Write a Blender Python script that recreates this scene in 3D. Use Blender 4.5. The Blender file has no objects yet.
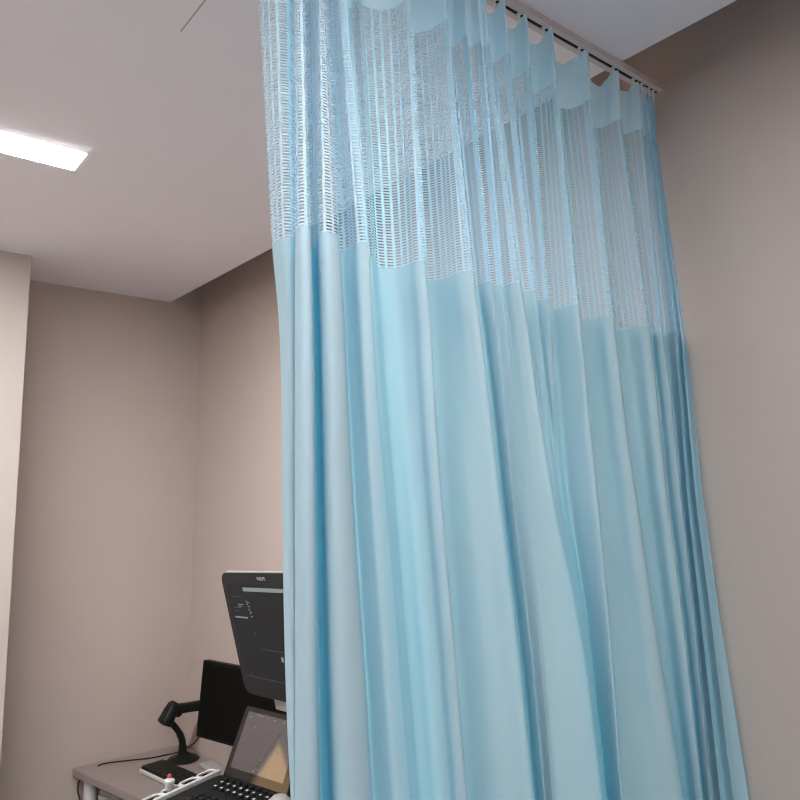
import bpy, bmesh, math, random
from mathutils import Vector, Matrix
random.seed(4)
scene = bpy.context.scene
COL = scene.collection

# ---------------------------------------------------------------- helpers
def link(o, parent=None):
    COL.objects.link(o)
    if parent: o.parent = parent
    return o
def obj(name, bm, mat, parent=None, smooth=False, angle=None):
    me = bpy.data.meshes.new(name)
    bmesh.ops.recalc_face_normals(bm, faces=bm.faces)
    bm.to_mesh(me); bm.free()
    for m in (mat if isinstance(mat, (list, tuple)) else [mat]): me.materials.append(m)
    if smooth:
        for p in me.polygons: p.use_smooth = True
        if angle:
            try: me.set_sharp_from_angle(angle=math.radians(angle))
            except Exception: pass
    o = bpy.data.objects.new(name, me)
    return link(o, parent)
def thing(name, label, cat, loc=(0, 0, 0), group=None):
    o = bpy.data.objects.new(name, None); link(o)
    o.empty_display_size = .05
    o.location = loc; o['label'] = label; o['category'] = cat
    if group: o['group'] = group
    return o
def tag(o, label, cat, group=None):
    o['label'] = label; o['category'] = cat
    if group: o['group'] = group
    return o
def struct(o): o['kind'] = 'structure'; return o
def box(bm, lo, hi, bevel=0, M=None):
    g = bmesh.ops.create_cube(bm, size=1)
    vs = g['verts']
    s = [hi[i]-lo[i] for i in range(3)]; c = [(hi[i]+lo[i])/2 for i in range(3)]
    for v in vs: v.co = Vector((v.co.x*s[0]+c[0], v.co.y*s[1]+c[1], v.co.z*s[2]+c[2]))
    if bevel:
        es = list({e for v in vs for e in v.link_edges})
        r = bmesh.ops.bevel(bm, geom=es, offset=bevel, segments=3, affect='EDGES', profile=.5)
        vs = list({v for f in r['faces'] for v in f.verts} | {v for v in vs if v.is_valid})
    if M is not None:
        for v in vs: v.co = M @ v.co
    return vs
def prism(bm, pts, z0, z1, M=None):
    a = [bm.verts.new((x, y, z0)) for x, y in pts]; b = [bm.verts.new((x, y, z1)) for x, y in pts]
    n = len(pts)
    bm.faces.new(a[::-1]); bm.faces.new(b)
    for i in range(n): bm.faces.new((a[i], a[(i+1) % n], b[(i+1) % n], b[i]))
    if M is not None:
        for v in a+b: v.co = M @ v.co
    return a+b
def rrect(w, h, r, seg=6, x0=0, y0=0):
    P = []
    for cx, cy, a0 in ((w-r, h-r, 0), (r, h-r, 90), (r, r, 180), (w-r, r, 270)):
        for i in range(seg+1):
            a = math.radians(a0+90*i/seg); P.append((x0+cx+r*math.cos(a), y0+cy+r*math.sin(a)))
    return P
def tube(bm, pts, rad, n=10, cap=True, flat=None):
    # swept tube through points; rad a number or one per point; flat = (axis, factor) squashes the ring
    pts = [Vector(p) for p in pts]; R = rad if isinstance(rad, (list, tuple)) else [rad]*len(pts)
    rings = []; up = None
    for i, p in enumerate(pts):
        t = (pts[min(i+1, len(pts)-1)]-pts[max(i-1, 0)]).normalized()
        if up is None:
            up = Vector((0, 0, 1)) if abs(t.z) < .9 else Vector((1, 0, 0))
        s = t.cross(up).normalized(); up = s.cross(t).normalized()
        ring = []
        for k in range(n):
            a = 2*math.pi*k/n; d = s*math.cos(a)+up*math.sin(a)*(flat or 1)
            ring.append(bm.verts.new(p+d*R[i]))
        rings.append(ring)
    for i in range(len(rings)-1):
        for k in range(n): bm.faces.new((rings[i][k], rings[i][(k+1) % n], rings[i+1][(k+1) % n], rings[i+1][k]))
    if cap: bm.faces.new(rings[0][::-1]); bm.faces.new(rings[-1])
def spline(P, n=6):
    P = [Vector(p) for p in P]; out = []
    for i in range(len(P)-1):
        a, b, c, d = P[max(i-1, 0)], P[i], P[i+1], P[min(i+2, len(P)-1)]
        for k in range(n):
            t = k/n
            out.append(.5*((2*b)+(c-a)*t+(2*a-5*b+4*c-d)*t*t+(3*b-a-3*c+d)*t**3))
    out.append(P[-1]); return out
def lathe(bm, prof, M=None, n=20):
    rings = []
    vs = []
    for r, z in prof:
        ring = [bm.verts.new((max(r, 1e-5)*math.cos(2*math.pi*k/n), max(r, 1e-5)*math.sin(2*math.pi*k/n), z)) for k in range(n)]
        rings.append(ring); vs += ring
    for i in range(len(rings)-1):
        for k in range(n): bm.faces.new((rings[i][k], rings[i][(k+1) % n], rings[i+1][(k+1) % n], rings[i+1][k]))
    bm.faces.new(rings[0][::-1]); bm.faces.new(rings[-1])
    if M is not None:
        for v in vs: v.co = M @ v.co
def frame(origin, ex, ey):
    # matrix whose x, y axes are ex, ey and z = ex x ey
    ex = Vector(ex).normalized(); ey = Vector(ey); ez = ex.cross(ey).normalized(); ey = ez.cross(ex)
    M = Matrix.Identity(4)
    for i in range(3): M[i][0], M[i][1], M[i][2], M[i][3] = ex[i], ey[i], ez[i], origin[i]
    return M

# ---------------------------------------------------------------- materials
def lin(c):
    c = c/255
    return c/12.92 if c <= .04045 else ((c+.055)/1.055)**2.4
def rgb(r, g, b): return (lin(r), lin(g), lin(b), 1)
def mat(name, col, rough=.6, metal=0, spec=.5, noise=0, scale=40, bump=0, coat=0):
    m = bpy.data.materials.new(name); m.use_nodes = True
    N = m.node_tree.nodes; L = m.node_tree.links; b = N['Principled BSDF']
    b.inputs['Base Color'].default_value = col
    b.inputs['Roughness'].default_value = rough; b.inputs['Metallic'].default_value = metal
    b.inputs['Specular IOR Level'].default_value = spec
    b.inputs['Coat Weight'].default_value = coat
    if noise or bump:
        tc = N.new('ShaderNodeTexCoord'); nz = N.new('ShaderNodeTexNoise')
        nz.inputs['Scale'].default_value = scale; nz.inputs['Detail'].default_value = 4
        L.new(tc.outputs['Object'], nz.inputs['Vector'])
        if noise:
            mx = N.new('ShaderNodeMix'); mx.data_type = 'RGBA'
            mx.inputs[6].default_value = tuple(c*(1-noise) for c in col[:3])+(1,)
            mx.inputs[7].default_value = tuple(min(1, c*(1+noise)) for c in col[:3])+(1,)
            L.new(nz.outputs['Fac'], mx.inputs[0]); L.new(mx.outputs[2], b.inputs['Base Color'])
        if bump:
            bp = N.new('ShaderNodeBump'); bp.inputs['Strength'].default_value = bump; bp.inputs['Distance'].default_value = .002
            L.new(nz.outputs['Fac'], bp.inputs['Height']); L.new(bp.outputs['Normal'], b.inputs['Normal'])
    return m
def emit(name, col, s):
    m = bpy.data.materials.new(name); m.use_nodes = True
    b = m.node_tree.nodes['Principled BSDF']
    b.inputs['Base Color'].default_value = (.008, .008, .009, 1); b.inputs['Roughness'].default_value = .35; b.inputs['Specular IOR Level'].default_value = .12
    b.inputs['Emission Color'].default_value = col; b.inputs['Emission Strength'].default_value = s
    return m
def fabric(name, col, tcol, tfac, mesh=False):
    m = bpy.data.materials.new(name); m.use_nodes = True
    N = m.node_tree.nodes; L = m.node_tree.links; N.clear()
    out = N.new('ShaderNodeOutputMaterial'); mix = N.new('ShaderNodeMixShader')
    d = N.new('ShaderNodeBsdfDiffuse'); t = N.new('ShaderNodeBsdfTranslucent')
    d.inputs['Color'].default_value = col; t.inputs['Color'].default_value = tcol
    mix.inputs[0].default_value = tfac
    L.new(d.outputs[0], mix.inputs[1]); L.new(t.outputs[0], mix.inputs[2])
    # fine weave
    uv = N.new('ShaderNodeUVMap'); nz = N.new('ShaderNodeTexNoise'); mp = N.new('ShaderNodeMapping')
    mp.inputs['Scale'].default_value = (900, 120, 1); nz.inputs['Scale'].default_value = 1; nz.inputs['Detail'].default_value = 2
    L.new(uv.outputs[0], mp.inputs[0]); L.new(mp.outputs[0], nz.inputs['Vector'])
    bp = N.new('ShaderNodeBump'); bp.inputs['Strength'].default_value = .12; bp.inputs['Distance'].default_value = .0004
    L.new(nz.outputs['Fac'], bp.inputs['Height']); L.new(bp.outputs[0], d.inputs['Normal'])
    res = mix
    if mesh:
        sp = N.new('ShaderNodeSeparateXYZ'); L.new(uv.outputs[0], sp.inputs[0])
        def M(op, a, b=None):
            n = N.new('ShaderNodeMath'); n.operation = op
            for i, x in enumerate((a, b)):
                if x is None: continue
                if isinstance(x, (int, float)): n.inputs[i].default_value = x
                else: L.new(x, n.inputs[i])
            return n.outputs[0]
        fx = M('FRACT', M('DIVIDE', sp.outputs[0], HOLE_PITCH_X)); fy = M('FRACT', M('DIVIDE', sp.outputs[1], HOLE_PITCH_Z))
        hole = M('MULTIPLY', M('LESS_THAN', fx, HOLE_FRAC_X), M('LESS_THAN', fy, HOLE_FRAC_Z))
        tr = N.new('ShaderNodeBsdfTransparent'); m2 = N.new('ShaderNodeMixShader')
        L.new(hole, m2.inputs[0]); L.new(mix.outputs[0], m2.inputs[1]); L.new(tr.outputs[0], m2.inputs[2])
        res = m2
    L.new(res.outputs[0], out.inputs['Surface'])
    return m
HOLE_PITCH_X, HOLE_PITCH_Z, HOLE_FRAC_X, HOLE_FRAC_Z = .0110, .0041, .67, .44

M_wall = mat('wall_paint', rgb(194, 178, 169), .75, noise=.03, scale=6, bump=.15, spec=.25)
M_pier = mat('pale_wall_paint', rgb(193, 181, 172), .75, noise=.02, scale=6, bump=.1, spec=.25)
M_ceil = mat('ceiling_paint', rgb(236, 231, 235), .8, noise=.015, scale=3, spec=.25)
M_seam = mat('ceiling_joint', rgb(178, 172, 172), .8)
M_floor = mat('vinyl_floor', rgb(186, 190, 194), .4, noise=.05, scale=30)
LC = (.965, .99, 1.0, 1)
M_lamp = emit('lamp_diffuser', LC, 22)
M_lamp_front = emit('lamp_diffuser_dimmer', LC, 9.7)
M_lamp_far = emit('lamp_diffuser_far', LC, 11)
M_warm = emit('warm_pane', rgb(255, 210, 158), .8)
M_lampframe = mat('lamp_frame', rgb(235, 235, 235), .4)
M_track = mat('track_white', rgb(205, 196, 198), .45)
M_slot_shade = mat('track_slot_shade', rgb(28, 26, 28), .7)
M_hook = mat('hook_plastic', rgb(225, 225, 225), .4)
M_cloth = fabric('curtain_cloth', (.555, .672, .705, 1), (.05, .485, .71, 1), .37)
M_mesh = fabric('curtain_mesh', (.63, .765, .83, 1), (.08, .52, .76, 1), .38, mesh=True)
M_header = fabric('curtain_header', (.72, .87, .95, 1), (.26, .66, .85, 1), .30)
M_desk = mat('desk_laminate', rgb(150, 136, 132), .45, noise=.03, scale=20)
M_white = mat('white_plastic', rgb(205, 202, 200), .4)
M_desktrim = mat('desk_edge', rgb(120, 106, 100), .5)
M_black = mat('black_plastic', rgb(12, 12, 12), .5, spec=.2)
M_blackscreen = mat('dark_screen', rgb(8, 8, 8), .4, spec=.12)
M_cable = mat('cable_rubber', rgb(40, 28, 26), .6)
M_scan = mat('scanner_rubber', rgb(17, 20, 15), .45, spec=.3)
M_key = mat('key_plastic', rgb(22, 19, 20), .5)
M_grey = mat('pale_grey_plastic', rgb(170, 168, 168), .4)
M_bezel = mat('charcoal_bezel', rgb(38, 37, 39), .5, spec=.2)
M_panel = mat('console_black', rgb(24, 25, 27), .5, spec=.25)
M_uscreen = emit('monitor_picture', rgb(38, 40, 44), .10)
M_glass = mat('touch_glass', rgb(24, 19, 20), .07, spec=.4)
M_glass.node_tree.nodes['Principled BSDF'].inputs['Coat Weight'].default_value = .25
M_glass.node_tree.nodes['Principled BSDF'].inputs['Coat Roughness'].default_value = .05
M_ui = emit('interface_grey', rgb(150, 156, 158), .17)
M_uidim = emit('interface_dim', rgb(100, 108, 112), .12)
M_uired = emit('interface_red', rgb(140, 52, 56), .15)
M_logo = mat('printed_mark', rgb(165, 168, 172), .5)
M_red = mat('red_plastic', rgb(190, 85, 90), .5)
M_wood = mat('pale_wood', rgb(200, 160, 112), .5, noise=.12, scale=9)

# ---------------------------------------------------------------- the room
XR, YB, ZC, XE = 1.272, 3.085, 2.65, 1.134
X0, Y0, ZT = -2.7, -2.7, 2.82
def slab(name, lo, hi, m):
    bm = bmesh.new(); box(bm, lo, hi); return struct(obj(name, bm, m))
slab('floor', (X0-.1, Y0-.1, -.1), (XR+.12, YB+.12, 0), M_floor)
slab('ceiling', (X0, Y0, ZC), (XE, YB, ZC+.03), M_ceil)
slab('ceiling_upper', (X0-.1, Y0-.1, ZT), (XR+.12, YB+.12, ZT+.08), M_ceil)
slab('wall_right', (XR, Y0-.1, 0), (XR+.12, YB+.12, ZT), M_wall)
slab('wall_back', (X0-.1, YB, 0), (XR, YB+.12, ZT), M_wall)
slab('wall_left', (X0-.1, Y0-.1, 0), (X0, YB, ZT), M_wall)
slab('wall_front', (X0, Y0-.1, 0), (XR, Y0, ZT), M_wall)
slab('wall_pier', (X0, 2.75, 0), (.512, YB, ZC), M_pier)
bm = bmesh.new()
box(bm, (.4385, .62, ZC-.0012), (.4405, 1.195, ZC))
struct(obj('trim_1', bm, M_seam))

# ---------------------------------------------------------------- ceiling lights
def light(x0, x1, y0, y1, label, s=None):
    t = thing('ceiling_light', label, 'light', ((x0+x1)/2, (y0+y1)/2, ZC), 'linear ceiling lights')
    cx, cy = (x0+x1)/2, (y0+y1)/2
    def B(lo, hi): return (lo[0]-cx, lo[1]-cy, lo[2]), (hi[0]-cx, hi[1]-cy, hi[2])
    bm = bmesh.new(); w = .002
    for lo, hi in (((x0-w, y0-w, -.003), (x1+w, y0, -.0005)), ((x0-w, y1, -.004), (x1+w, y1+w, -.0005)),
                   ((x0-w, y0, -.004), (x0, y1, -.0005)), ((x1, y0, -.004), (x1+w, y1, -.0005))):
        box(bm, *B(lo, hi))
    obj('frame', bm, M_lampframe, t)
    bm = bmesh.new(); box(bm, *B((x0, y0, -.0045), (x1, y1, -.0005)), .002)
    obj('diffuser', bm, s or M_lamp, t)
light(-.80, .442, 1.80, 1.912, 'long bright recessed strip light in the ceiling left of the curtain')
light(-.80, .60, .12, .232, 'recessed strip light in the ceiling in front of the curtain', M_lamp_front)
light(-1.4, -.2, -1.66, -1.548, 'recessed strip light in the ceiling far in front of the curtain', M_lamp_far)

# ---------------------------------------------------------------- curtain track
trk = thing('curtain_track', 'pale curtain track with a dark slot running along the ceiling to the wall', 'curtain track', (0, .786, ZC))
bm = bmesh.new(); a, b_ = -.9, XR-.001
for lo, hi in (((a, -.014, -.003), (b_, .014, 0)), ((a, -.014, -.0095), (b_, -.010, -.003)), ((a, .010, -.0095), (b_, .014, -.003)),
               ((a, -.014, -.011), (b_, -.0036, -.0095)), ((a, .0036, -.011), (b_, .014, -.0095))):
    box(bm, lo, hi)
obj('rail', bm, M_track, trk)
bm = bmesh.new(); box(bm, (a+.002, -.0095, -.0085), (b_-.002, .0095, -.0070)); obj('slot_shade', bm, M_slot_shade, trk)  # dark sheet inside the rail, its colour stands in for shade in the slot

# ---------------------------------------------------------------- curtain
# plan of the hanging cloth in metres: one row per point along the cloth, (x, y) at each height
LEVELS = [2.535, 2.125, 2.04, 1.95, 1.83, 1.65, 1.49, 1.33]
PLAN = [
 (0.3956,0.8125, 0.3829,0.7295, 0.3885,0.7210, 0.3890,0.7120, 0.3859,0.7000, 0.3839,0.6820, 0.3872,0.6660, 0.3906,0.6500),
 (0.4005,0.7962, 0.3817,0.7132, 0.3846,0.7047, 0.3843,0.6957, 0.3808,0.6837, 0.3779,0.6657, 0.3785,0.6497, 0.3791,0.6337),
 (0.4090,0.7832, 0.3821,0.7002, 0.3826,0.6917, 0.3812,0.6827, 0.3774,0.6707, 0.3734,0.6527, 0.3713,0.6367, 0.3692,0.6207),
 (0.4190,0.7792, 0.3874,0.6962, 0.3857,0.6877, 0.3832,0.6787, 0.3790,0.6667, 0.3739,0.6487, 0.3690,0.6327, 0.3641,0.6167),
 (0.4356,0.7817, 0.4003,0.6987, 0.3969,0.6902, 0.3934,0.6812, 0.3887,0.6692, 0.3823,0.6512, 0.3747,0.6352, 0.3670,0.6192),
 (0.4165,0.7531, 0.3794,0.6701, 0.3757,0.6616, 0.3721,0.6526, 0.3676,0.6406, 0.3614,0.6226, 0.3539,0.6066, 0.3465,0.5906),
 (0.4125,0.7383, 0.3787,0.6553, 0.3763,0.6468, 0.3733,0.6378, 0.3691,0.6258, 0.3630,0.6078, 0.3577,0.5918, 0.3523,0.5758),
 (0.4180,0.7367, 0.3857,0.6537, 0.3845,0.6452, 0.3822,0.6362, 0.3782,0.6242, 0.3724,0.6062, 0.3692,0.5902, 0.3659,0.5742),
 (0.4601,0.8005, 0.4272,0.7175, 0.4265,0.7090, 0.4245,0.7000, 0.4209,0.6880, 0.4157,0.6700, 0.4129,0.6540, 0.4101,0.6380),
 (0.4628,0.7919, 0.4267,0.7089, 0.4262,0.7004, 0.4244,0.6914, 0.4213,0.6794, 0.4172,0.6614, 0.4151,0.6454, 0.4129,0.6294),
 (0.4471,0.7511, 0.4076,0.6681, 0.4070,0.6596, 0.4055,0.6506, 0.4030,0.6386, 0.4005,0.6206, 0.3991,0.6046, 0.3978,0.5886),
 (0.4456,0.7410, 0.4102,0.6580, 0.4100,0.6495, 0.4089,0.6405, 0.4074,0.6285, 0.4072,0.6105, 0.4072,0.5945, 0.4072,0.5785),
 (0.4526,0.7438, 0.4275,0.6608, 0.4281,0.6523, 0.4278,0.6433, 0.4282,0.6313, 0.4320,0.6133, 0.4343,0.5973, 0.4366,0.5813),
 (0.4840,0.7852, 0.4588,0.7022, 0.4599,0.6937, 0.4600,0.6847, 0.4607,0.6727, 0.4647,0.6547, 0.4672,0.6387, 0.4698,0.6227),
 (0.4852,0.7734, 0.4621,0.6904, 0.4628,0.6819, 0.4631,0.6729, 0.4646,0.6609, 0.4689,0.6429, 0.4721,0.6269, 0.4752,0.6109),
 (0.4771,0.7495, 0.4583,0.6665, 0.4600,0.6604, 0.4622,0.6540, 0.4671,0.6454, 0.4730,0.6290, 0.4769,0.6130, 0.4807,0.5970),
 (0.4824,0.7425, 0.4673,0.6595, 0.4703,0.6559, 0.4748,0.6520, 0.4834,0.6469, 0.4910,0.6320, 0.4956,0.6160, 0.5003,0.6000),
 (0.5304,0.8217, 0.4938,0.7020, 0.4919,0.6879, 0.4914,0.6734, 0.4932,0.6550, 0.4993,0.6381, 0.5038,0.6221, 0.5083,0.6061),
 (0.5514,0.8187, 0.4998,0.6990, 0.5007,0.6897, 0.5013,0.6788, 0.5027,0.6625, 0.5075,0.6442, 0.5119,0.6282, 0.5163,0.6122),
 (0.5471,0.7999, 0.5095,0.7064, 0.5111,0.6979, 0.5117,0.6872, 0.5123,0.6701, 0.5158,0.6502, 0.5201,0.6342, 0.5244,0.6182),
 (0.5601,0.8049, 0.5313,0.7258, 0.5283,0.7119, 0.5248,0.6973, 0.5219,0.6777, 0.5241,0.6563, 0.5283,0.6403, 0.5324,0.6243),
 (0.5736,0.8028, 0.5418,0.7230, 0.5395,0.7101, 0.5363,0.6965, 0.5338,0.6783, 0.5363,0.6575, 0.5400,0.6415, 0.5438,0.6255),
 (0.5859,0.7976, 0.5508,0.7160, 0.5503,0.7056, 0.5486,0.6945, 0.5482,0.6798, 0.5516,0.6605, 0.5549,0.6445, 0.5581,0.6285),
 (0.5989,0.7789, 0.5549,0.6968, 0.5557,0.6883, 0.5549,0.6793, 0.5559,0.6673, 0.5599,0.6493, 0.5625,0.6333, 0.5652,0.6173),
 (0.5987,0.7624, 0.5538,0.6795, 0.5543,0.6710, 0.5528,0.6620, 0.5533,0.6500, 0.5570,0.6320, 0.5592,0.6160, 0.5615,0.6000),
 (0.6023,0.7488, 0.5612,0.6712, 0.5617,0.6627, 0.5596,0.6537, 0.5595,0.6417, 0.5629,0.6237, 0.5647,0.6077, 0.5664,0.5917),
 (0.6497,0.8139, 0.6123,0.7377, 0.6112,0.7263, 0.6072,0.7142, 0.6046,0.6981, 0.6083,0.6782, 0.6119,0.6622, 0.6156,0.6462),
 (0.6570,0.8109, 0.6229,0.7347, 0.6228,0.7233, 0.6195,0.7112, 0.6161,0.6951, 0.6185,0.6752, 0.6203,0.6592, 0.6222,0.6432),
 (0.6657,0.8010, 0.6283,0.7245, 0.6284,0.7126, 0.6253,0.7000, 0.6219,0.6832, 0.6247,0.6630, 0.6268,0.6470, 0.6288,0.6310),
 (0.6725,0.7833, 0.6294,0.7057, 0.6306,0.6943, 0.6288,0.6822, 0.6268,0.6661, 0.6308,0.6462, 0.6331,0.6302, 0.6353,0.6142),
 (0.6729,0.7678, 0.6270,0.6816, 0.6315,0.6731, 0.6336,0.6641, 0.6364,0.6521, 0.6432,0.6341, 0.6458,0.6181, 0.6483,0.6021),
 (0.6733,0.7526, 0.6356,0.6665, 0.6413,0.6580, 0.6447,0.6490, 0.6488,0.6370, 0.6569,0.6190, 0.6597,0.6030, 0.6626,0.5870),
 (0.7124,0.8027, 0.6770,0.7151, 0.6837,0.7066, 0.6882,0.6976, 0.6937,0.6856, 0.7043,0.6676, 0.7093,0.6516, 0.7145,0.6356),
 (0.7254,0.7997, 0.6882,0.7121, 0.6950,0.7036, 0.6988,0.6946, 0.7018,0.6826, 0.7101,0.6646, 0.7124,0.6486, 0.7144,0.6326),
 (0.7253,0.7833, 0.6860,0.6980, 0.6909,0.6895, 0.6937,0.6805, 0.6955,0.6685, 0.7035,0.6505, 0.7050,0.6345, 0.7059,0.6185),
 (0.7229,0.7628, 0.6876,0.6844, 0.6903,0.6759, 0.6919,0.6669, 0.6920,0.6549, 0.6996,0.6369, 0.7000,0.6209, 0.6996,0.6049),
 (0.7378,0.7844, 0.7017,0.7034, 0.7047,0.6949, 0.7068,0.6859, 0.7074,0.6739, 0.7160,0.6559, 0.7172,0.6399, 0.7177,0.6239),
 (0.7489,0.7814, 0.7074,0.7004, 0.7106,0.6919, 0.7122,0.6829, 0.7125,0.6709, 0.7195,0.6529, 0.7197,0.6369, 0.7187,0.6209),
 (0.7503,0.7606, 0.7117,0.6874, 0.7136,0.6789, 0.7143,0.6699, 0.7155,0.6579, 0.7190,0.6399, 0.7174,0.6239, 0.7139,0.6079),
 (0.7559,0.7719, 0.7171,0.6974, 0.7192,0.6889, 0.7201,0.6799, 0.7216,0.6679, 0.7256,0.6499, 0.7245,0.6339, 0.7214,0.6179),
 (0.7649,0.7689, 0.7194,0.6910, 0.7220,0.6825, 0.7233,0.6735, 0.7256,0.6615, 0.7316,0.6435, 0.7308,0.6275, 0.7278,0.6115),
 (0.7637,0.7633, 0.7178,0.6764, 0.7221,0.6679, 0.7251,0.6589, 0.7311,0.6469, 0.7458,0.6289, 0.7476,0.6129, 0.7464,0.5969),
 (0.7655,0.7585, 0.7220,0.6638, 0.7287,0.6553, 0.7338,0.6463, 0.7449,0.6343, 0.7713,0.6163, 0.7767,0.6003, 0.7779,0.5843),
 (0.7973,0.7963, 0.7534,0.6977, 0.7663,0.6940, 0.7727,0.6836, 0.7750,0.6600, 0.7825,0.6241, 0.7876,0.6081, 0.7886,0.5921),
 (0.8091,0.7933, 0.7614,0.6947, 0.7740,0.6910, 0.7810,0.6826, 0.7840,0.6633, 0.7937,0.6320, 0.7986,0.6160, 0.7994,0.6000),
 (0.8100,0.7784, 0.7650,0.6885, 0.7748,0.6849, 0.7825,0.6789, 0.7901,0.6653, 0.8050,0.6398, 0.8095,0.6238, 0.8102,0.6078),
 (0.8074,0.7561, 0.7688,0.6788, 0.7789,0.6788, 0.7899,0.6786, 0.8015,0.6711, 0.8162,0.6476, 0.8204,0.6316, 0.8209,0.6156),
 (0.8547,0.8071, 0.8112,0.7217, 0.8180,0.7180, 0.8214,0.7089, 0.8216,0.6883, 0.8274,0.6555, 0.8314,0.6395, 0.8317,0.6235),
 (0.8672,0.8041, 0.8178,0.7187, 0.8246,0.7150, 0.8290,0.7079, 0.8306,0.6916, 0.8387,0.6633, 0.8423,0.6473, 0.8424,0.6313),
 (0.8698,0.7905, 0.8191,0.7101, 0.8242,0.7065, 0.8298,0.7024, 0.8359,0.6926, 0.8499,0.6711, 0.8532,0.6551, 0.8532,0.6391),
 (0.8653,0.7642, 0.8216,0.7008, 0.8289,0.7008, 0.8383,0.7023, 0.8475,0.6986, 0.8612,0.6789, 0.8642,0.6629, 0.8639,0.6469),
 (0.9130,0.8132, 0.8671,0.7451, 0.8651,0.7366, 0.8622,0.7256, 0.8600,0.7093, 0.8724,0.6868, 0.8751,0.6708, 0.8747,0.6548),
 (0.9314,0.8102, 0.8789,0.7421, 0.8774,0.7336, 0.8748,0.7246, 0.8723,0.7126, 0.8836,0.6946, 0.8861,0.6786, 0.8854,0.6626),
 (0.9328,0.7886, 0.8785,0.7219, 0.8768,0.7134, 0.8741,0.7044, 0.8716,0.6924, 0.8767,0.6744, 0.8744,0.6584, 0.8698,0.6424),
 (0.9269,0.7615, 0.8805,0.6928, 0.8783,0.6843, 0.8754,0.6753, 0.8730,0.6633, 0.8678,0.6453, 0.8579,0.6293, 0.8465,0.6133),
 (0.9930,0.8232, 0.9577,0.7595, 0.9568,0.7510, 0.9552,0.7420, 0.9546,0.7300, 0.9525,0.7120, 0.9451,0.6960, 0.9362,0.6800),
 (1.0073,0.8202, 0.9733,0.7565, 0.9735,0.7480, 0.9723,0.7390, 0.9707,0.7270, 0.9675,0.7090, 0.9607,0.6930, 0.9519,0.6770),
 (1.0245,0.8114, 0.9817,0.7407, 0.9812,0.7322, 0.9804,0.7232, 0.9805,0.7112, 0.9807,0.6932, 0.9797,0.6772, 0.9766,0.6612),
 (1.0275,0.7911, 0.9798,0.7195, 0.9784,0.7110, 0.9776,0.7020, 0.9795,0.6900, 0.9828,0.6720, 0.9871,0.6560, 0.9895,0.6400),
 (1.0263,0.7659, 0.9884,0.7084, 0.9864,0.6999, 0.9859,0.6909, 0.9894,0.6789, 0.9956,0.6609, 1.0050,0.6449, 1.0123,0.6289),
 (1.1004,0.8288, 1.0595,0.7653, 1.0587,0.7568, 1.0597,0.7478, 1.0655,0.7358, 1.0756,0.7178, 1.0891,0.7018, 1.1008,0.6858),
 (1.1223,0.8258, 1.0797,0.7623, 1.0799,0.7538, 1.0805,0.7448, 1.0823,0.7328, 1.0870,0.7148, 1.0942,0.6988, 1.0993,0.6828),
 (1.1297,0.8151, 1.0921,0.7526, 1.0915,0.7441, 1.0907,0.7351, 1.0900,0.7231, 1.0930,0.7051, 1.0963,0.6891, 1.0981,0.6731),
 (1.1254,0.7938, 1.0890,0.7244, 1.0864,0.7159, 1.0832,0.7069, 1.0789,0.6949, 1.0793,0.6769, 1.0768,0.6609, 1.0737,0.6449),
 (1.1292,0.7764, 1.0999,0.7159, 1.0965,0.7074, 1.0920,0.6984, 1.0854,0.6864, 1.0841,0.6684, 1.0779,0.6524, 1.0717,0.6364),
 (1.1654,0.8080, 1.1519,0.7555, 1.1493,0.7470, 1.1458,0.7380, 1.1404,0.7260, 1.1417,0.7080, 1.1377,0.6920, 1.1339,0.6760),
 (1.1885,0.8050, 1.1613,0.7525, 1.1600,0.7440, 1.1564,0.7350, 1.1496,0.7230, 1.1475,0.7050, 1.1406,0.6890, 1.1334,0.6730),
 (1.1888,0.7893, 1.1531,0.7370, 1.1520,0.7285, 1.1482,0.7195, 1.1410,0.7075, 1.1361,0.6895, 1.1275,0.6735, 1.1175,0.6575),
 (1.1940,0.7751, 1.1540,0.7255, 1.1534,0.7170, 1.1496,0.7080, 1.1420,0.6960, 1.1336,0.6780, 1.1229,0.6620, 1.1095,0.6460),
 (1.2114,0.7924, 1.1764,0.7450, 1.1763,0.7365, 1.1731,0.7275, 1.1661,0.7155, 1.1588,0.6975, 1.1492,0.6815, 1.1369,0.6655),
 (1.2220,0.7894, 1.1892,0.7420, 1.1876,0.7335, 1.1828,0.7245, 1.1739,0.7125, 1.1654,0.6945, 1.1555,0.6785, 1.1435,0.6625),
 (1.2153,0.7738, 1.1722,0.7114, 1.1630,0.7029, 1.1531,0.6939, 1.1399,0.6819, 1.1309,0.6639, 1.1231,0.6479, 1.1152,0.6319),
 (1.2368,0.7937, 1.2129,0.7416, 1.2042,0.7331, 1.1950,0.7241, 1.1825,0.7121, 1.1754,0.6941, 1.1693,0.6781, 1.1634,0.6621),
 (1.2476,0.7907, 1.2228,0.7386, 1.2148,0.7301, 1.2059,0.7211, 1.1937,0.7091, 1.1866,0.6911, 1.1796,0.6751, 1.1735,0.6591),
 (1.2375,0.7773, 1.1962,0.7143, 1.1876,0.7058, 1.1794,0.6968, 1.1694,0.6848, 1.1660,0.6668, 1.1607,0.6508, 1.1582,0.6348),
 (1.2534,0.7934, 1.2392,0.7456, 1.2312,0.7371, 1.2237,0.7281, 1.2147,0.7161, 1.2135,0.6981, 1.2102,0.6821, 1.2099,0.6661),
 (1.2619,0.7904, 1.2477,0.7426, 1.2409,0.7341, 1.2337,0.7251, 1.2244,0.7131, 1.2220,0.6951, 1.2199,0.6791, 1.2199,0.6631),
 (1.2525,0.7815, 1.2444,0.7334, 1.2383,0.7249, 1.2323,0.7159, 1.2246,0.7039, 1.2244,0.6859, 1.2304,0.6699, 1.2363,0.6539),
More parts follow.
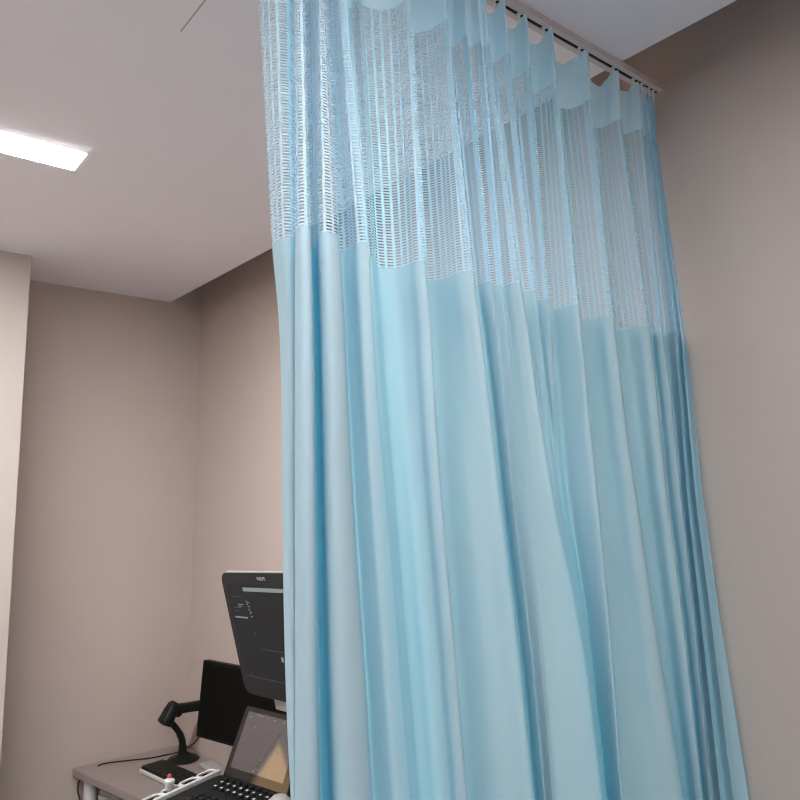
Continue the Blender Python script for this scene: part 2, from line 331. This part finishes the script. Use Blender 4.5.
 (1.2680,0.8015, 1.2680,0.7784, 1.2680,0.7699, 1.2680,0.7609, 1.2680,0.7489, 1.2680,0.7309, 1.2680,0.7149, 1.2680,0.6989),
]
RIDGE = [0, 5, 7, 12, 16, 25, 31, 35, 38, 42, 46, 50, 54, 59, 64, 68, 71, 74, 77]
def cr(P, i, t, al=.5):
    # centripetal Catmull-Rom between P[i] and P[i+1]
    def g(j):
        if j < 0: return 2*P[0]-P[1]
        if j >= len(P): return 2*P[-1]-P[-2]
        return P[j]
    p0, p1, p2, p3 = g(i-1), g(i), g(i+1), g(i+2)
    t0 = 0; t1 = t0+max((p1-p0).length, 1e-6)**al; t2 = t1+max((p2-p1).length, 1e-6)**al; t3 = t2+max((p3-p2).length, 1e-6)**al
    T = t1+(t2-t1)*t
    A1 = p0*((t1-T)/(t1-t0))+p1*((T-t0)/(t1-t0)); A2 = p1*((t2-T)/(t2-t1))+p2*((T-t1)/(t2-t1)); A3 = p2*((t3-T)/(t3-t2))+p3*((T-t2)/(t3-t2))
    B1 = A1*((t2-T)/(t2-t0))+A2*((T-t0)/(t2-t0)); B2 = A2*((t3-T)/(t3-t1))+A3*((T-t1)/(t3-t1))
    return B1*((t2-T)/(t2-t1))+B2*((T-t1)/(t2-t1))
SUB = 8
NL = len(LEVELS)
def resample(k):
    P = [Vector((r[2*k], r[2*k+1])) for r in PLAN]; out = []
    for i in range(len(P)-1):
        for s in range(SUB): out.append(cr(P, i, s/SUB))
    out.append(P[-1]); return out
CUR = [resample(k) for k in range(NL)]
NC = len(CUR[0])
arc = [0]
for i in range(1, NC): arc.append(arc[-1]+(CUR[1][i]-CUR[1][i-1]).length)
# heights of the header's upper edge: hooked up near each ridge, sagging between
def ctl_top():
    z = [2.622]*len(PLAN); prev = 0
    for r in RIDGE[1:]:
        n = r-prev
        for j in range(prev+1, r+1):
            f = (j-prev)/n
            z[j] = 2.606+(2.633-2.606)*min(1, max(0, (f-.25)/.45))
        z[prev+1] = 2.618
        prev = r
    return z
ZTOP = ctl_top()
def ztop(i):
    a = i/SUB; j = min(int(a), len(ZTOP)-2); f = a-j; f = f*f*(3-2*f)
    return ZTOP[j]*(1-f)+ZTOP[j+1]*f
def at(i, z):
    # position of column i at height z, smooth down the levels
    if z >= LEVELS[0]:
        p = CUR[0][i]; f = min(1, (z-LEVELS[0])/(.1))
        return Vector((p.x, p.y+(.786-p.y)*.3*f))
    if z <= LEVELS[-1]:
        p, q = CUR[-1][i], CUR[-2][i]; d = (LEVELS[-1]-z)
        v = (p-q)/(LEVELS[-2]-LEVELS[-1]); x = p.x+v.x*.5*d*max(0, 1-d*.4); y = p.y-.05*d*max(0, 1-d*.3)
        return Vector((min(x, XR-.003), y))
    for k in range(NL-1):
        if LEVELS[k] >= z >= LEVELS[k+1]: break
    h = LEVELS[k]-LEVELS[k+1]; t = (LEVELS[k]-z)/h
    p1, p2 = CUR[k][i], CUR[k+1][i]
    def slope(j):
        if j == 0: return (CUR[1][i]-CUR[0][i])/(LEVELS[0]-LEVELS[1])
        if j == NL-1: return (CUR[j][i]-CUR[j-1][i])/(LEVELS[j-1]-LEVELS[j])
        return (CUR[j+1][i]-CUR[j-1][i])/(LEVELS[j-1]-LEVELS[j+1])
    m1, m2 = slope(k)*h, slope(k+1)*h
    if k == 0: return p1*(1-t)+p2*t
    t2, t3 = t*t, t*t*t
    return p1*(2*t3-3*t2+1)+m1*(t3-2*t2+t)+p2*(-2*t3+3*t2)+m2*(t3-t2)
def sheet(name, zf, m, parent):
    # zf: list of functions column -> height, from top to bottom
    vs, fs, uv = [], [], []
    for f in zf:
        for i in range(NC):
            z = f(i); p = at(i, z); vs.append((p.x, p.y, z)); uv.append((arc[i]+.003, z))
    for r in range(len(zf)-1):
        for i in range(NC-1):
            a = r*NC+i; fs.append((a, a+NC, a+NC+1, a+1))
    me = bpy.data.meshes.new(name); me.from_pydata(vs, [], fs); me.materials.append(m)
    ul = me.uv_layers.new(name='UVMap')
    for l in me.loops: ul.data[l.index].uv = uv[l.vertex_index]
    for p in me.polygons: p.use_smooth = True
    return link(bpy.data.objects.new(name, me), parent)
cur = thing('privacy_curtain', 'tall pleated light blue hospital curtain with a slotted mesh band near its top', 'curtain', (0, 0, 0))
ZH, ZM = LEVELS[0], LEVELS[1]
def lerp_f(t): return lambda i: ztop(i)*(1-t)+ZH*t
sheet('header', [lerp_f(t/5) for t in range(6)], M_header, cur)
sheet('mesh_band', [(lambda i, z=ZH+(ZM-ZH)*t/16: z) for t in range(17)], M_mesh, cur)
zl = [ZM+(1.33-ZM)*t/36 for t in range(37)]+[1.33+(.12-1.33)*t/16 for t in range(1, 17)]
sheet('cloth_panel', [(lambda i, z=z: z) for z in zl], M_cloth, cur)
hook_me = None
for r in RIDGE[1:]:
    i = (r-1)*SUB+SUB//2; p = at(i, 2.6)
    if hook_me is None:
        bm = bmesh.new()
        box(bm, (-.0016, -.0016, -.012), (.0016, .0016, .008), .0006)
        box(bm, (-.004, -.003, .0045), (.004, .003, .0065), .0006)
        ho = obj('hook', bm, M_hook, cur, True, 40); hook_me = ho
    else:
        ho = hook_me.copy(); COL.objects.link(ho); ho.parent = cur
    ho.location = (p.x, .787, 2.636)

# ---------------------------------------------------------------- desk and what stands on it
DZ = .79
dk = thing('desk', 'grey laminate desk with white legs standing in the corner against the wall', 'desk', (0, 0, 0))
A = [(.821, 3.058), (1.0, 2.38), (1.266, 2.38), (1.266, 3.078), (.821, 3.078)]
bm = bmesh.new(); prism(bm, A, DZ-.026, DZ)
bmesh.ops.bevel(bm, geom=[e for e in bm.edges], offset=.002, segments=2, affect='EDGES')
obj('desktop', bm, M_desk, dk)
bm = bmesh.new(); tube(bm, [(.872, 3.015, .0), (.872, 3.015, DZ-.027)], .024, 20); obj('leg', bm, M_white, dk, True, 40)
bm = bmesh.new(); tube(bm, [(1.03, 2.43, .0), (1.03, 2.43, DZ-.027)], .024, 20); obj('leg', bm, M_white, dk, True, 40)
bm = bmesh.new(); tube(bm, [(1.235, 2.43, .0), (1.235, 2.43, DZ-.027)], .024, 20); obj('leg', bm, M_white, dk, True, 40)
du = thing('drawer_unit', 'white drawer unit under the desk near the wall', 'drawer unit', (0, 0, 0))
# local: x along the desk front towards the camera, y into the desk
Mu = Matrix.Translation((.889, 2.962, 0)) @ Matrix.Rotation(math.radians(-75.2), 4, 'Z')
bm = bmesh.new()
box(bm, (0, .0, .02), (.42, .21, .735), .006, Mu); obj('body', bm, M_white, du, True, 35)
for z0, z1 in ((.52, .722), (.28, .51), (.04, .27)):
    bm = bmesh.new(); box(bm, (.012, -.012, z0), (.408, -.0005, z1), .004, Mu); d = obj('drawer', bm, M_grey, du, True, 35)
    bm = bmesh.new(); box(bm, (.06, -.020, z1-.052), (.36, -.0125, z1-.030), .003, Mu); obj('handle', bm, M_desktrim, d, True, 35)
# cable hanging beside the leg
bm = bmesh.new()
tube(bm, spline([(.868, 3.062, .758), (.848, 3.062, .750), (.840, 3.062, .730), (.842, 3.064, .70), (.852, 3.066, .66), (.86, 3.068, .5), (.87, 3.068, .3), (.9, 3.066, .006)]), .0028, 8)
tag(obj('hanging_cable', bm, M_cable, smooth=True), 'thin dark cable hanging down the wall behind the desk corner', 'cable')

# keyboard
kb = thing('keyboard', 'black keyboard with a white edge on the desk', 'keyboard', (1.003, 2.875, DZ+.001))
kb.rotation_euler = (0, 0, math.radians(-78.5))
bm = bmesh.new(); box(bm, (0, 0, 0), (.36, .102, .016), .004); obj('case', bm, M_white, kb, True, 35)
bm = bmesh.new(); box(bm, (.004, .004, .0165), (.356, .098, .020), .001); obj('key_bed', bm, M_key, kb, True, 35)
bm = bmesh.new()
for r in range(6):
    for c in range(17):
        box(bm, (.008+c*.0203, .008+r*.0148, .0202), (.008+c*.0203+.0175, .008+r*.0148+.0120, .0262))
obj('keys', bm, M_key, kb)

# barcode scanner in its stand
SX, SY = 1.187, 2.905
st = thing('scanner_stand', 'black curved gooseneck stand holding the barcode scanner on the desk', 'stand', (SX, SY, DZ))
bm = bmesh.new()
lathe(bm, [(.001, .0012), (.058, .0012), (.062, .004), (.056, .009), (.034, .015), (.020, .026), (.001, .03)], Matrix.Diagonal((1, .95, 1, 1)), 28)
box(bm, (-.100, -.006, .0012), (-.02, .022, .007), .003)
obj('base', bm, M_scan, st, True, 40)
bm = bmesh.new()
tube(bm, spline([(-.006, 0, .015), (-.005, 0, .04), (-.007, 0, .068), (-.016, 0, .096), (-.032, 0, .122), (-.052, 0, .146)]), [.021]*5+[.019]*5+[.0165]*10+[.015]*6+[.015]*5, 14, flat=.8)
obj('neck', bm, M_scan, st, True, 40)
sc = thing('barcode_scanner', 'black handheld barcode scanner resting on top of its gooseneck stand', 'scanner', (SX+.003, SY, DZ+.001))
bm = bmesh.new()
# head: tapered block along its own axis pointing down-left
hM = frame((-.064, 0, .187), (-.46, 0, -.888), (0, 1, 0))
def taper(bm, secs, M):
    rings = []
    for x, w, h, z in secs:
        P = rrect(w, h, min(w, h)*.32, 4, -w/2, -h/2+z)
        rings.append([bm.verts.new(M @ Vector((x, p[0], p[1]))) for p in P])
    n = len(rings[0])
    for i in range(len(rings)-1):
        for k in range(n): bm.faces.new((rings[i][k], rings[i][(k+1) % n], rings[i+1][(k+1) % n], rings[i+1][k]))
    bm.faces.new(rings[0][::-1]); bm.faces.new(rings[-1])
taper(bm, [(-.042, .030, .016, 0), (-.032, .048, .034, 0), (-.006, .056, .044, 0), (.024, .062, .046, 0), (.038, .066, .050, 0), (.044, .062, .046, 0)], hM)
obj('head', bm, M_scan, sc, True, 40)
bm = bmesh.new()
gM = frame((-.056, 0, .196), (1, 0, -.03), (0, 1, 0))
taper(bm, [(0, .034, .040, 0), (.03, .032, .038, 0), (.07, .030, .036, 0), (.115, .032, .038, 0), (.135, .026, .030, 0)], gM)
taper(bm, [(.012, .012, .014, -.022), (.030, .013, .018, -.022), (.040, .010, .010, -.020)], gM)
obj('handle', bm, M_scan, sc, True, 40)
bm = bmesh.new(); vs = prism(bm, rrect(.046, .03, .006, 4, -.023, -.015), .0, .002, frame(hM @ Vector((.0445, 0, 0)), hM.col[1].xyz, hM.col[2].xyz)); obj('scan_window', bm, M_blackscreen, sc)
bm = bmesh.new(); tube(bm, spline([hM @ Vector(p) for p in ((-.02, -.0285, -.004), (0, -.0300, -.004), (.02, -.0325, -.004))]), .002, 8); obj('side_trim', bm, M_bezel, sc, True)
bm = bmesh.new()
tube(bm, spline([(SX+.087, SY+.004, DZ+.185), (SX+.088, SY+.02, DZ+.12), (SX+.075, SY+.06, DZ+.04), (SX+.02, SY+.088, DZ+.0035), (SX-.06, SY+.085, DZ+.0035), (SX-.10, SY+.088, DZ+.0035), (SX-.165, SY+.112, DZ+.0035), (SX-.23, SY+.135, DZ+.0035), (SX-.265, SY+.140, DZ+.0035), (SX-.285, SY+.130, DZ+.0035)]), .0026, 8)
tag(obj('scanner_cable', bm, M_cable, smooth=True), 'thin dark cable trailing over the desk from the barcode scanner', 'cable')

# desk monitor
dm = thing('computer_monitor', 'small black computer monitor with a blank dark screen on the desk', 'monitor', (0, 0, 0))
dn_ = Vector((.316, -.949, 0)).normalized()
mM = frame((1.085, 2.55, .988), dn_, (.022, .007, .253))      # x to the right along the screen, y up, z out of the screen
mM = mM @ Matrix.Rotation(math.radians(0), 4, 'X')
W, Hh = .40, .254
if mM.col[2].xyz.x > 0: mM = mM @ Matrix.Scale(-1, 4, (0, 0, 1))
bm = bmesh.new(); prism(bm, rrect(W, Hh, .004, 3), -.022, 0, mM); obj('housing', bm, M_black, dm)
bm = bmesh.new(); prism(bm, rrect(W-.016, Hh-.016, .001, 2, .008, .008), .0, .0012, mM); obj('screen', bm, M_blackscreen, dm)
nz_ = -(mM.col[2].xyz); cen = mM @ Vector((W*.5, .09, 0)) + Vector((.05, .016, 0))
bm = bmesh.new(); box(bm, (cen.x-.02, cen.y-.02, DZ+.012), (cen.x+.016, cen.y+.02, cen.z), .005); obj('neck', bm, M_grey, dm, True, 35)
bm = bmesh.new(); box(bm, (1.205, 2.58, DZ+.0005), (1.264, 2.80, DZ+.014), .005); obj('base', bm, M_grey, dm, True, 35)

# ---------------------------------------------------------------- ultrasound machine
us = thing('ultrasound_machine', 'ultrasound machine on a cart with monitor, touch screen and knobs beside the curtain', 'ultrasound machine', (1.06, 1.9, 0))
UI = Matrix.Translation((-1.06, -1.9, 0))
def uobj(name, bm, m, parent=us, smooth=False, angle=35):
    for v in bm.verts: v.co = UI @ v.co
    return obj(name, bm, m, parent, smooth, angle)
va = Vector((-.2886, .9574, 0)); vb = Vector((.9574, .2886, 0))
# console panel: local x = towards the camera (-va), y = towards the user (-vb)
pM = frame((.9906, 2.1438, 1.0), -va, -vb)           # z comes out as ex x ey
if pM.col[2].z < 0: pM = pM @ Matrix.Scale(-1, 4, (0, 0, 1))
bm = bmesh.new(); prism(bm, rrect(.52, .30, .02, 5, 0.0, -.01), -.045, 0, pM)
uobj('control_panel', bm, M_panel)
cp = us.children[-1]
kn_proto = None
def knob(x, y, big=False):
    global kn_proto
    if kn_proto is None:
        bm = bmesh.new(); lathe(bm, [(.0078, 0), (.0082, .0015), (.0074, .0065), (.006, .0078), (.001, .0078)], n=16)
        k = obj('knob', bm, M_panel, cp, True, 40)
        bm = bmesh.new(); lathe(bm, [(.0042, .0079), (.0042, .0086), (.001, .0088)], n=14); obj('knob_cap', bm, M_white, k, True, 40)
        kn_proto = k
    else:
        k = kn_proto.copy(); COL.objects.link(k); k.parent = cp
        c = kn_proto.children[0].copy(); COL.objects.link(c); c.parent = k
    p = UI @ pM @ Vector((x, y, 0)); k.location = p
for r in range(2):
    for c in range(8): knob(.060+c*.026+r*.006, .045+r*.030)
bt = None
for r in range(4):
    for c in range(11):
        if bt is None:
            bm = bmesh.new(); box(bm, (.06, .115, 0), (.079, .131, .006), .0015, pM); bt = uobj('button', bm, M_bezel, cp); k = bt
        else: k = bt.copy(); COL.objects.link(k); k.parent = cp
        k.location = -va*(c*.026)-vb*(r*.024)
bm = bmesh.new(); lathe(bm, [(.034, 0), (.034, .006), (.028, .009), (.02, .018), (.001, .022)], pM @ Matrix.Translation((.285, .04, 0)), 24); uobj('trackball', bm, M_grey, cp, True)
# keys nearest the touch screen
for c in range(9):
    if c == 0:
        bm = bmesh.new(); lathe(bm, [(.007, 0), (.007, .008), (.001, .010)], pM @ Matrix.Translation((.05, .018, 0)), 14)
        sk = uobj('selector_key', bm, M_key, cp, True); k = sk
    else: k = sk.copy(); COL.objects.link(k); k.parent = cp
    k.location = -va*(c*.026)
# side rail with cup holders along the far side of the panel
bm = bmesh.new()
def loop(y0, y1, x0, x1, z, r=.0052):
    P = []
    for cx, cy, a0 in ((x1-.015, y1-.015, 0), (x0+.015, y1-.015, 90), (x0+.015, y0+.015, 180), (x1-.015, y0+.015, 270)):
        for i in range(5):
            a = math.radians(a0+22.5*i); P.append(pM @ Vector((cx+.015*math.cos(a), cy+.015*math.sin(a), z)))
    P.append(P[0]); P.append(P[1]); tube(bm, P, r, 10, cap=False)
for k in range(4): loop(-.005+k*.068, .058+k*.068, -.042, -.010, .006, .0040)
box(bm, (-.014, -.01, -.012), (-.004, .29, .013), .004, pM)
sl = lambda p: pM @ (Matrix.Translation((0, 0, 0)) @ Matrix.Rotation(math.radians(-5), 4, 'Z')) @ (pM.inverted() @ p)
for v in bm.verts: v.co = sl(v.co)
uobj('side_rail', bm, M_white, us, True, 40)
for k in range(4):
    if k == 0:
        bm = bmesh.new(); lathe(bm, [(.0125, -.06), (.0145, -.06), (.015, .002), (.013, .002), (.012, -.055)], pM @ Matrix.Translation((-.026, .026, 0)), 20)
        ch = uobj('cup_holder', bm, M_bezel, us, True, 50); o = ch
    else: o = ch.copy(); COL.objects.link(o); o.parent = us
    o.location = -vb*(k*.068)
# touch screen, leaning back behind the panel
t_ = 1.112; dv = vb*math.cos(t_)+Vector((0, 0, 1))*math.sin(t_)
tM = frame((1.01, 2.1455, 1.015), -va, dv)
n_t = Vector((-.8584, -.2588, .4428))
if tM.col[2].xyz.dot(n_t) < 0: tM = tM @ Matrix.Scale(-1, 4, (0, 0, 1))
bm = bmesh.new(); prism(bm, rrect(.262, .204, .008, 4, -.003, -.024), -.020, -.0012, tM); ts = uobj('touch_screen', bm, M_bezel)
bm = bmesh.new(); prism(bm, rrect(.256, .198, .007, 4, 0, -.021), -.0012, 0, tM); uobj('glass', bm, M_glass, ts)
bm = bmesh.new(); prism(bm, rrect(.216, .160, .002, 2, .016, .006), .0002, .0005, tM)
M_tpic = mat('touch_picture', rgb(52, 45, 47), .06, spec=.9); M_tpic.node_tree.nodes['Principled BSDF'].inputs['Coat Weight'].default_value = .6
M_tpic.node_tree.nodes['Principled BSDF'].inputs['Emission Color'].default_value = rgb(96, 84, 86); M_tpic.node_tree.nodes['Principled BSDF'].inputs['Emission Strength'].default_value = .06
uobj('picture', bm, M_tpic, ts)
bm = bmesh.new()
for x, y, w in ((.055, .160, .014), (.072, .159, .01), (.10, .158, .006), (.125, .156, .012), (.165, .156, .008), (.03, .150, .006), (.06, .125, .005), (.118, .13, .005),
                (.165, .105, .005), (.175, .075, .005), (.12, .045, .006), (.13, .05, .004), (.105, .012, .012), (.115, .018, .006), (.195, .14, .006), (.04, .06, .004), (.025, .03, .004), (.20, .02, .006)):
    bm = bmesh.new(); box(bm, (x, y, .0006), (x+w, y+.0028, .0009), 0, tM)
    uobj('icon', bm, M_ui, ts)
bm = bmesh.new(); prism(bm, rrect(.24, .06, .006, 3, .01, -.05), -.05, -.018, tM); uobj('screen_hinge', bm, M_panel)
# main monitor on its arm
P0 = Vector((.8565, 1.8818, 1.6224)); ex = Vector((.059, -.995, .0801)); dnv = Vector((.2245, -.065, -.9723))
W, Hh = .50, .324
oM = frame(P0, ex, dnv); n_m = Vector((-.9726, -.0753, -.2195))
# outward normal faces the user (towards -x)
if oM.col[2].xyz.x > 0: oM = oM @ Matrix.Scale(-1, 4, (0, 0, 1))
bm = bmesh.new(); prism(bm, rrect(W+.005, Hh+.005, .029, 8, -.0025, -.0025), -.009, -.0005, oM)
prism(bm, rrect(W-.12, Hh-.12, .030, 8, .06, .06), -.040, -.009, oM)
bmesh.ops.bevel(bm, geom=[e for e in bm.edges if e.calc_length() > .02 and False], offset=.003)
mon = uobj('monitor', bm, M_grey)
bm = bmesh.new(); prism(bm, rrect(W, Hh, .027, 8), -.001, .003, oM); uobj('bezel', bm, M_bezel, mon)
bm = bmesh.new(); prism(bm, [(.024, .026), (W-.024, .026), (W-.024, .272), (.024, .272)], .0031, .0036, oM); uobj('screen', bm, M_uscreen, mon)
bm = bmesh.new()
for lo, hi in (((.105, .0375), (.45, .0475)), ((.035, .1155), (.10, .119)), ((.063, .082), (.09, .084)), ((.063, .087), (.082, .0885))):
    box(bm, (lo[0], lo[1], .0037), (hi[0], hi[1], .0041), 0, oM)
box(bm, (.222, .209, .0037), (.232, .221, .0041), 0, oM)
for i, (s, t) in enumerate(((.107, .072), (.111, .076), (.108, .081), (.113, .086), (.112, .094), (.117, .1), (.115, .105), (.118, .112))):
    box(bm, (s, t, .0037), (s+.006+.004*(i % 2), t+.0022, .0041), 0, oM)
uobj('readout', bm, M_ui, mon)
bm = bmesh.new()
for lo, hi in (((.026, .274), (.47, .2755)), ((.14, .196), (.45, .1972)), ((.116, .156), (.124, .160)), ((.04, .062), (.09, .063)), ((.04, .0915), (.075, .093)), ((.04, .10), (.07, .101)), ((.43, .06), (.46, .18))):
    box(bm, (lo[0], lo[1], .0037), (hi[0], hi[1], .0041), 0, oM)
uobj('guide_line', bm, M_uidim, mon)
bm = bmesh.new(); lathe(bm, [(.0035, 0), (.0035, .0006), (.001, .0007)], oM @ Matrix.Translation((.056, .2685, .0037)), 12); uobj('red_mark', bm, M_uired, mon)
# maker's name on the bezel
cu = bpy.data.curves.new('t', 'FONT'); cu.body = 'PHILIPS'; cu.size = .0125; cu.extrude = .0002; cu.align_x = 'CENTER'; cu.align_y = 'CENTER'
to = bpy.data.objects.new('t', cu); COL.objects.link(to); bpy.context.view_layer.update()
me = bpy.data.meshes.new_from_object(to.evaluated_get(bpy.context.evaluated_depsgraph_get())); bpy.data.objects.remove(to)
bm = bmesh.new(); bm.from_mesh(me)
for v in bm.verts: v.co = UI @ oM @ Vector((v.co.x+.205, -v.co.y+.0145, v.co.z+.0034))
obj('lettering', bm, M_logo, mon)
# arm and body
c1 = oM @ Vector((.17, .27, -.06)); c2 = Vector((1.10, 1.84, 1.05))
c3 = oM @ Vector((.23, .20, -.035))
bm = bmesh.new(); tube(bm, spline([c3, oM @ Vector((.23, .33, -.05)), oM @ Vector((.22, .42, -.03)), Vector((1.10, 1.74, 1.10)), Vector((1.12, 1.80, .95))]), .024, 16)
box(bm, (.112, .325, -.035), (.36, .362, -.012), .004, oM)
uobj('monitor_arm', bm, M_grey, us, True, 40)
bm = bmesh.new(); box(bm, (.03, -.02, -.16), (.49, .22, -.046), .02, pM); uobj('cart_body', bm, M_grey, us, True, 40)
bm = bmesh.new(); box(bm, (.12, -.06, -.80), (.40, .16, -.155), .03, pM); uobj('cart_column', bm, M_grey, us, True, 40)
bm = bmesh.new(); box(bm, (.02, -.12, -.86), (.50, .30, -.79), .02, pM); uobj('cart_base', bm, M_bezel, us, True, 40)
bm = bmesh.new()
wh = None
for x, y in ((.06, -.08), (.46, -.08), (.06, .26), (.46, .26)):
    if wh is None:
        bm.free(); bm = bmesh.new(); lathe(bm, [(.03, -.016), (.058, -.016), (.062, -.01), (.062, .01), (.058, .016), (.03, .016)], Matrix.Rotation(math.pi/2, 4, 'X'), 24)
        wh = obj('wheel', bm, M_black, us, True, 40); w = wh
    else: w = wh.copy(); COL.objects.link(w); w.parent = us
    p = UI @ pM @ Vector((x, y, 0)); w.location = (p.x, p.y, .0635)
    
# gel bottle standing in a cup holder
gp = pM @ Vector((-.026, .162, .012))
gb = thing('gel_bottle', 'small white bottle with a pinkish cap in the ultrasound side holder', 'bottle', gp)
bm = bmesh.new(); lathe(bm, [(.001, -.050), (.0105, -.050), (.0115, -.045), (.0115, .006), (.0150, .012), (.0145, .018), (.009, .022), (.0068, .024), (.001, .024)], n=20); obj('body', bm, M_white, gb, True, 40)
bm = bmesh.new(); lathe(bm, [(.0062, .0242), (.0062, .029), (.0045, .033), (.001, .034)], n=16); obj('cap', bm, M_red, gb, True, 40)

# small warmly lit frosted window in the pier wall, mirrored in the touch screen
bm = bmesh.new(); wx0, wx1, wz0, wz1, wy = -.87, -.275, 1.05, 1.70, 2.75
for lo, hi in (((wx0-.03, wy-.015, wz0-.03), (wx1+.03, wy, wz0)), ((wx0-.03, wy-.015, wz1), (wx1+.03, wy, wz1+.03)),
               ((wx0-.03, wy-.015, wz0), (wx0, wy, wz1)), ((wx1, wy-.015, wz0), (wx1+.03, wy, wz1))):
    box(bm, lo, hi)
wf = struct(obj('window_1', bm, M_white))
bm = bmesh.new(); box(bm, (wx0, wy-.006, wz0), (wx1, wy-.001, wz1)); struct(obj('window_pane', bm, M_warm, wf))

# ---------------------------------------------------------------- world, camera, view
w = bpy.data.worlds.new('world'); scene.world = w; w.use_nodes = True
w.node_tree.nodes['Background'].inputs[0].default_value = (.8, .8, .85, 1); w.node_tree.nodes['Background'].inputs[1].default_value = .3
cam = bpy.data.cameras.new('camera'); co = bpy.data.objects.new('camera', cam); COL.objects.link(co)
cam.sensor_width = 36; cam.lens = 36*735/800; cam.clip_start = .02
co.location = (0, 0, 1.85)
co.rotation_euler = (math.radians(90+6.75), 0, -math.radians(37.8915))
scene.camera = co
scene.view_settings.view_transform = 'Standard'; scene.view_settings.look = 'None'
scene.view_settings.gamma = 1; scene.view_settings.use_curve_mapping = False
scene.view_settings.exposure = 2.2
scene.cycles.denoising_prefilter = 'NONE'
scene.cycles.filter_width = 1.2
scene.cycles.transparent_max_bounces = 24
scene.cycles.max_bounces = 12
scene.cycles.diffuse_bounces = 8
